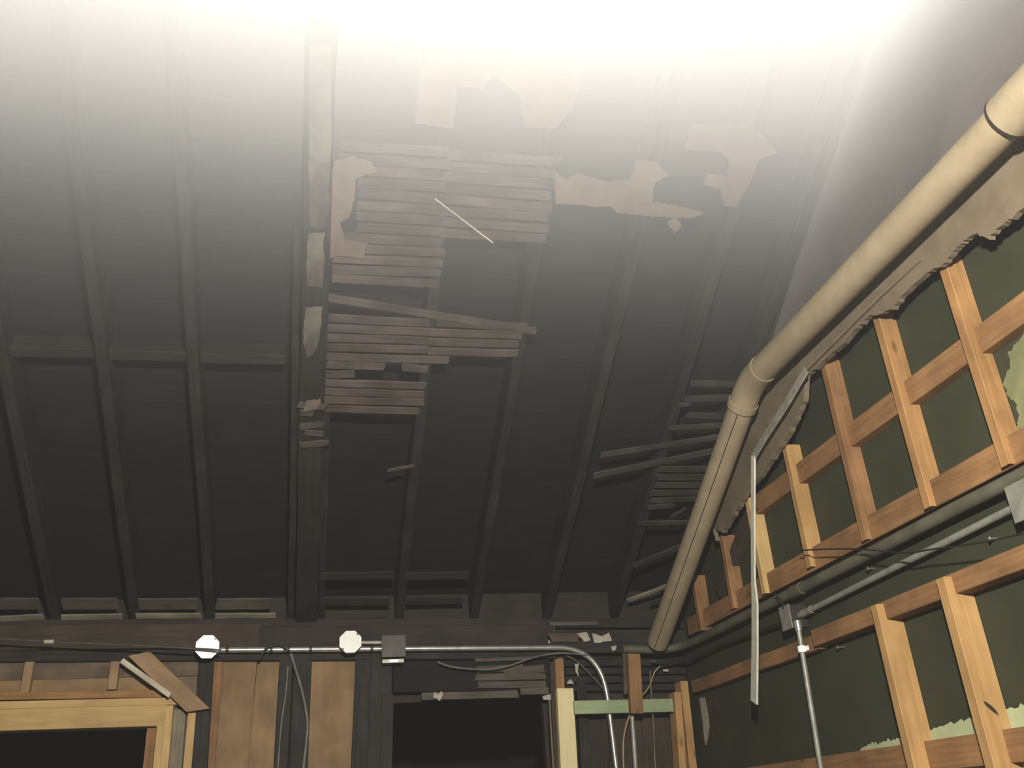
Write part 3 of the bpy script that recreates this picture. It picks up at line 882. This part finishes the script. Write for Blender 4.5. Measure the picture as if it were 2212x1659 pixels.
cable('grey cable bowing down the charred studs between the two tan boards', [(628, 1412), (640, 1450), (652, 1492), (660, 1530), (664, 1565), (661, 1610), (655, 1665), (648, 1760)], .0075, 'cable_grey', .03)
cable('thin pale cable straight down the charred stud right of wide tan board', [(622, 1440), (617, 1500), (608, 1560), (603, 1620), (600, 1665), (594, 1760)], .0045, 'cable_grey', .03)
cable('short cable looping over the shiny conduit between the white covers', [(560, 1424), (572, 1405), (584, 1396), (598, 1392), (610, 1396), (618, 1404)], .006, 'cable_black', .075)
cable('thin dark cable drooping across the lath over the doorway', [(945, 1430), (975, 1440), (1020, 1445), (1060, 1446), (1100, 1438), (1140, 1424), (1175, 1415), (1215, 1411), (1270, 1415)], .0045, 'cable_grey', .06)
cable('thin wire slanting down behind the conduit bend', [(1222, 1414), (1250, 1432), (1280, 1462), (1305, 1490)], .003, 'cable_grey', .02)
cable('thin tan cable curving down from the short orange block', [(1366, 1530), (1356, 1556), (1348, 1590), (1346, 1625), (1347, 1665), (1348, 1760)], .0045, 'cable_tan', .06)
cable('whitish thin cable hanging below the green rail, nearest the corner', [(1404, 1450), (1407, 1500), (1411, 1560), (1413, 1610), (1416, 1665), (1420, 1760)], .0035, 'cable_grey', .03)
cable('thin cable curving from the corner down behind the orange block', [(1425, 1440), (1414, 1452), (1406, 1475), (1398, 1490), (1388, 1500)], .004, 'cable_tan', .05)
cable('black cable running from the corner towards the green wall conduit', [(1408, 1430), (1430, 1433), (1470, 1427), (1500, 1420)], .006, 'cable_black', .05)
p0, p1 = back(1362, 1500, .04), back(1373, 1659, .04)
p1 = p0 + (p1 - p0) * (p0.z / (p0.z - p1.z)) * .98
tag(tube('straight_conduit', [p0, p1], .0125, 'conduit_grey', None, 14), 'dull straight conduit running down below the short orange block', 'conduit')

# a long thin splinter dangling from the lath, and a wire across the upper right roof
a, b = roof(940, 430, .03), roof(1065, 525, .10)
tag(bar('lath_splinter', a, b, RN, .0038, .004, 'white_stick', rag=.004), 'long thin pale splinter hanging from the torn roof lath', 'splinter')

# ================================================================== HAZE
# Haze added in place of glare: thin near floor, thick towards the ridge.
zr = Z0 + T * (D - RIDGE) + .015
prof = [(D + .6, -.05), (D + .6, Z0 - T * .6 + .015), (RIDGE, zr), (YF - .05, zr - T * (RIDGE - YF)), (YF - .05, -.05)]
bm = bmesh.new()
a = [bm.verts.new((XL - .05, y, z)) for y, z in prof]
b = [bm.verts.new((R + .05, y, z)) for y, z in prof]
for i in range(5):
    bm.faces.new((a[i], a[(i + 1) % 5], b[(i + 1) % 5], b[i]))
bm.faces.new(a[::-1]); bm.faces.new(b)
m = bpy.data.materials.new('glare_haze')
m.use_nodes = True
nt = m.node_tree
nt.nodes.clear()
out = nt.nodes.new('ShaderNodeOutputMaterial')
vol = nt.nodes.new('ShaderNodeVolumeScatter')
vol.inputs['Color'].default_value = (1.0, 1.0, 1.0, 1)
vol.inputs['Anisotropy'].default_value = -0.32
geo = nt.nodes.new('ShaderNodeNewGeometry')
sep = nt.nodes.new('ShaderNodeSeparateXYZ')
nt.links.new(geo.outputs['Position'], sep.inputs[0])


def mnode(op, a, b):
    n = nt.nodes.new('ShaderNodeMath')
    n.operation = op
    if hasattr(a, 'links'): nt.links.new(a, n.inputs[0])
    else: n.inputs[0].default_value = a
    if b is not None:
        n.inputs[1].default_value = b
    return n.outputs[0]


e = mnode('MULTIPLY_ADD', sep.outputs['Z'], 1 / .152)
e.node.inputs[2].default_value = -3.5 / .152 - 1.20
e = mnode('EXPONENT', e, None)
e = mnode('ADD', e, .0014)
e = mnode('MINIMUM', e, 8.0)
nt.links.new(e, vol.inputs['Density'])
nt.links.new(vol.outputs[0], out.inputs['Volume'])
MATS['glare_haze'] = m
haze = tag(link('glare_volume', finish(bm, 'glare_volume'), 'glare_haze'), 'pale haze added under the roof in place of glare, thickest at the ridge', 'glare_haze', kind='stuff')
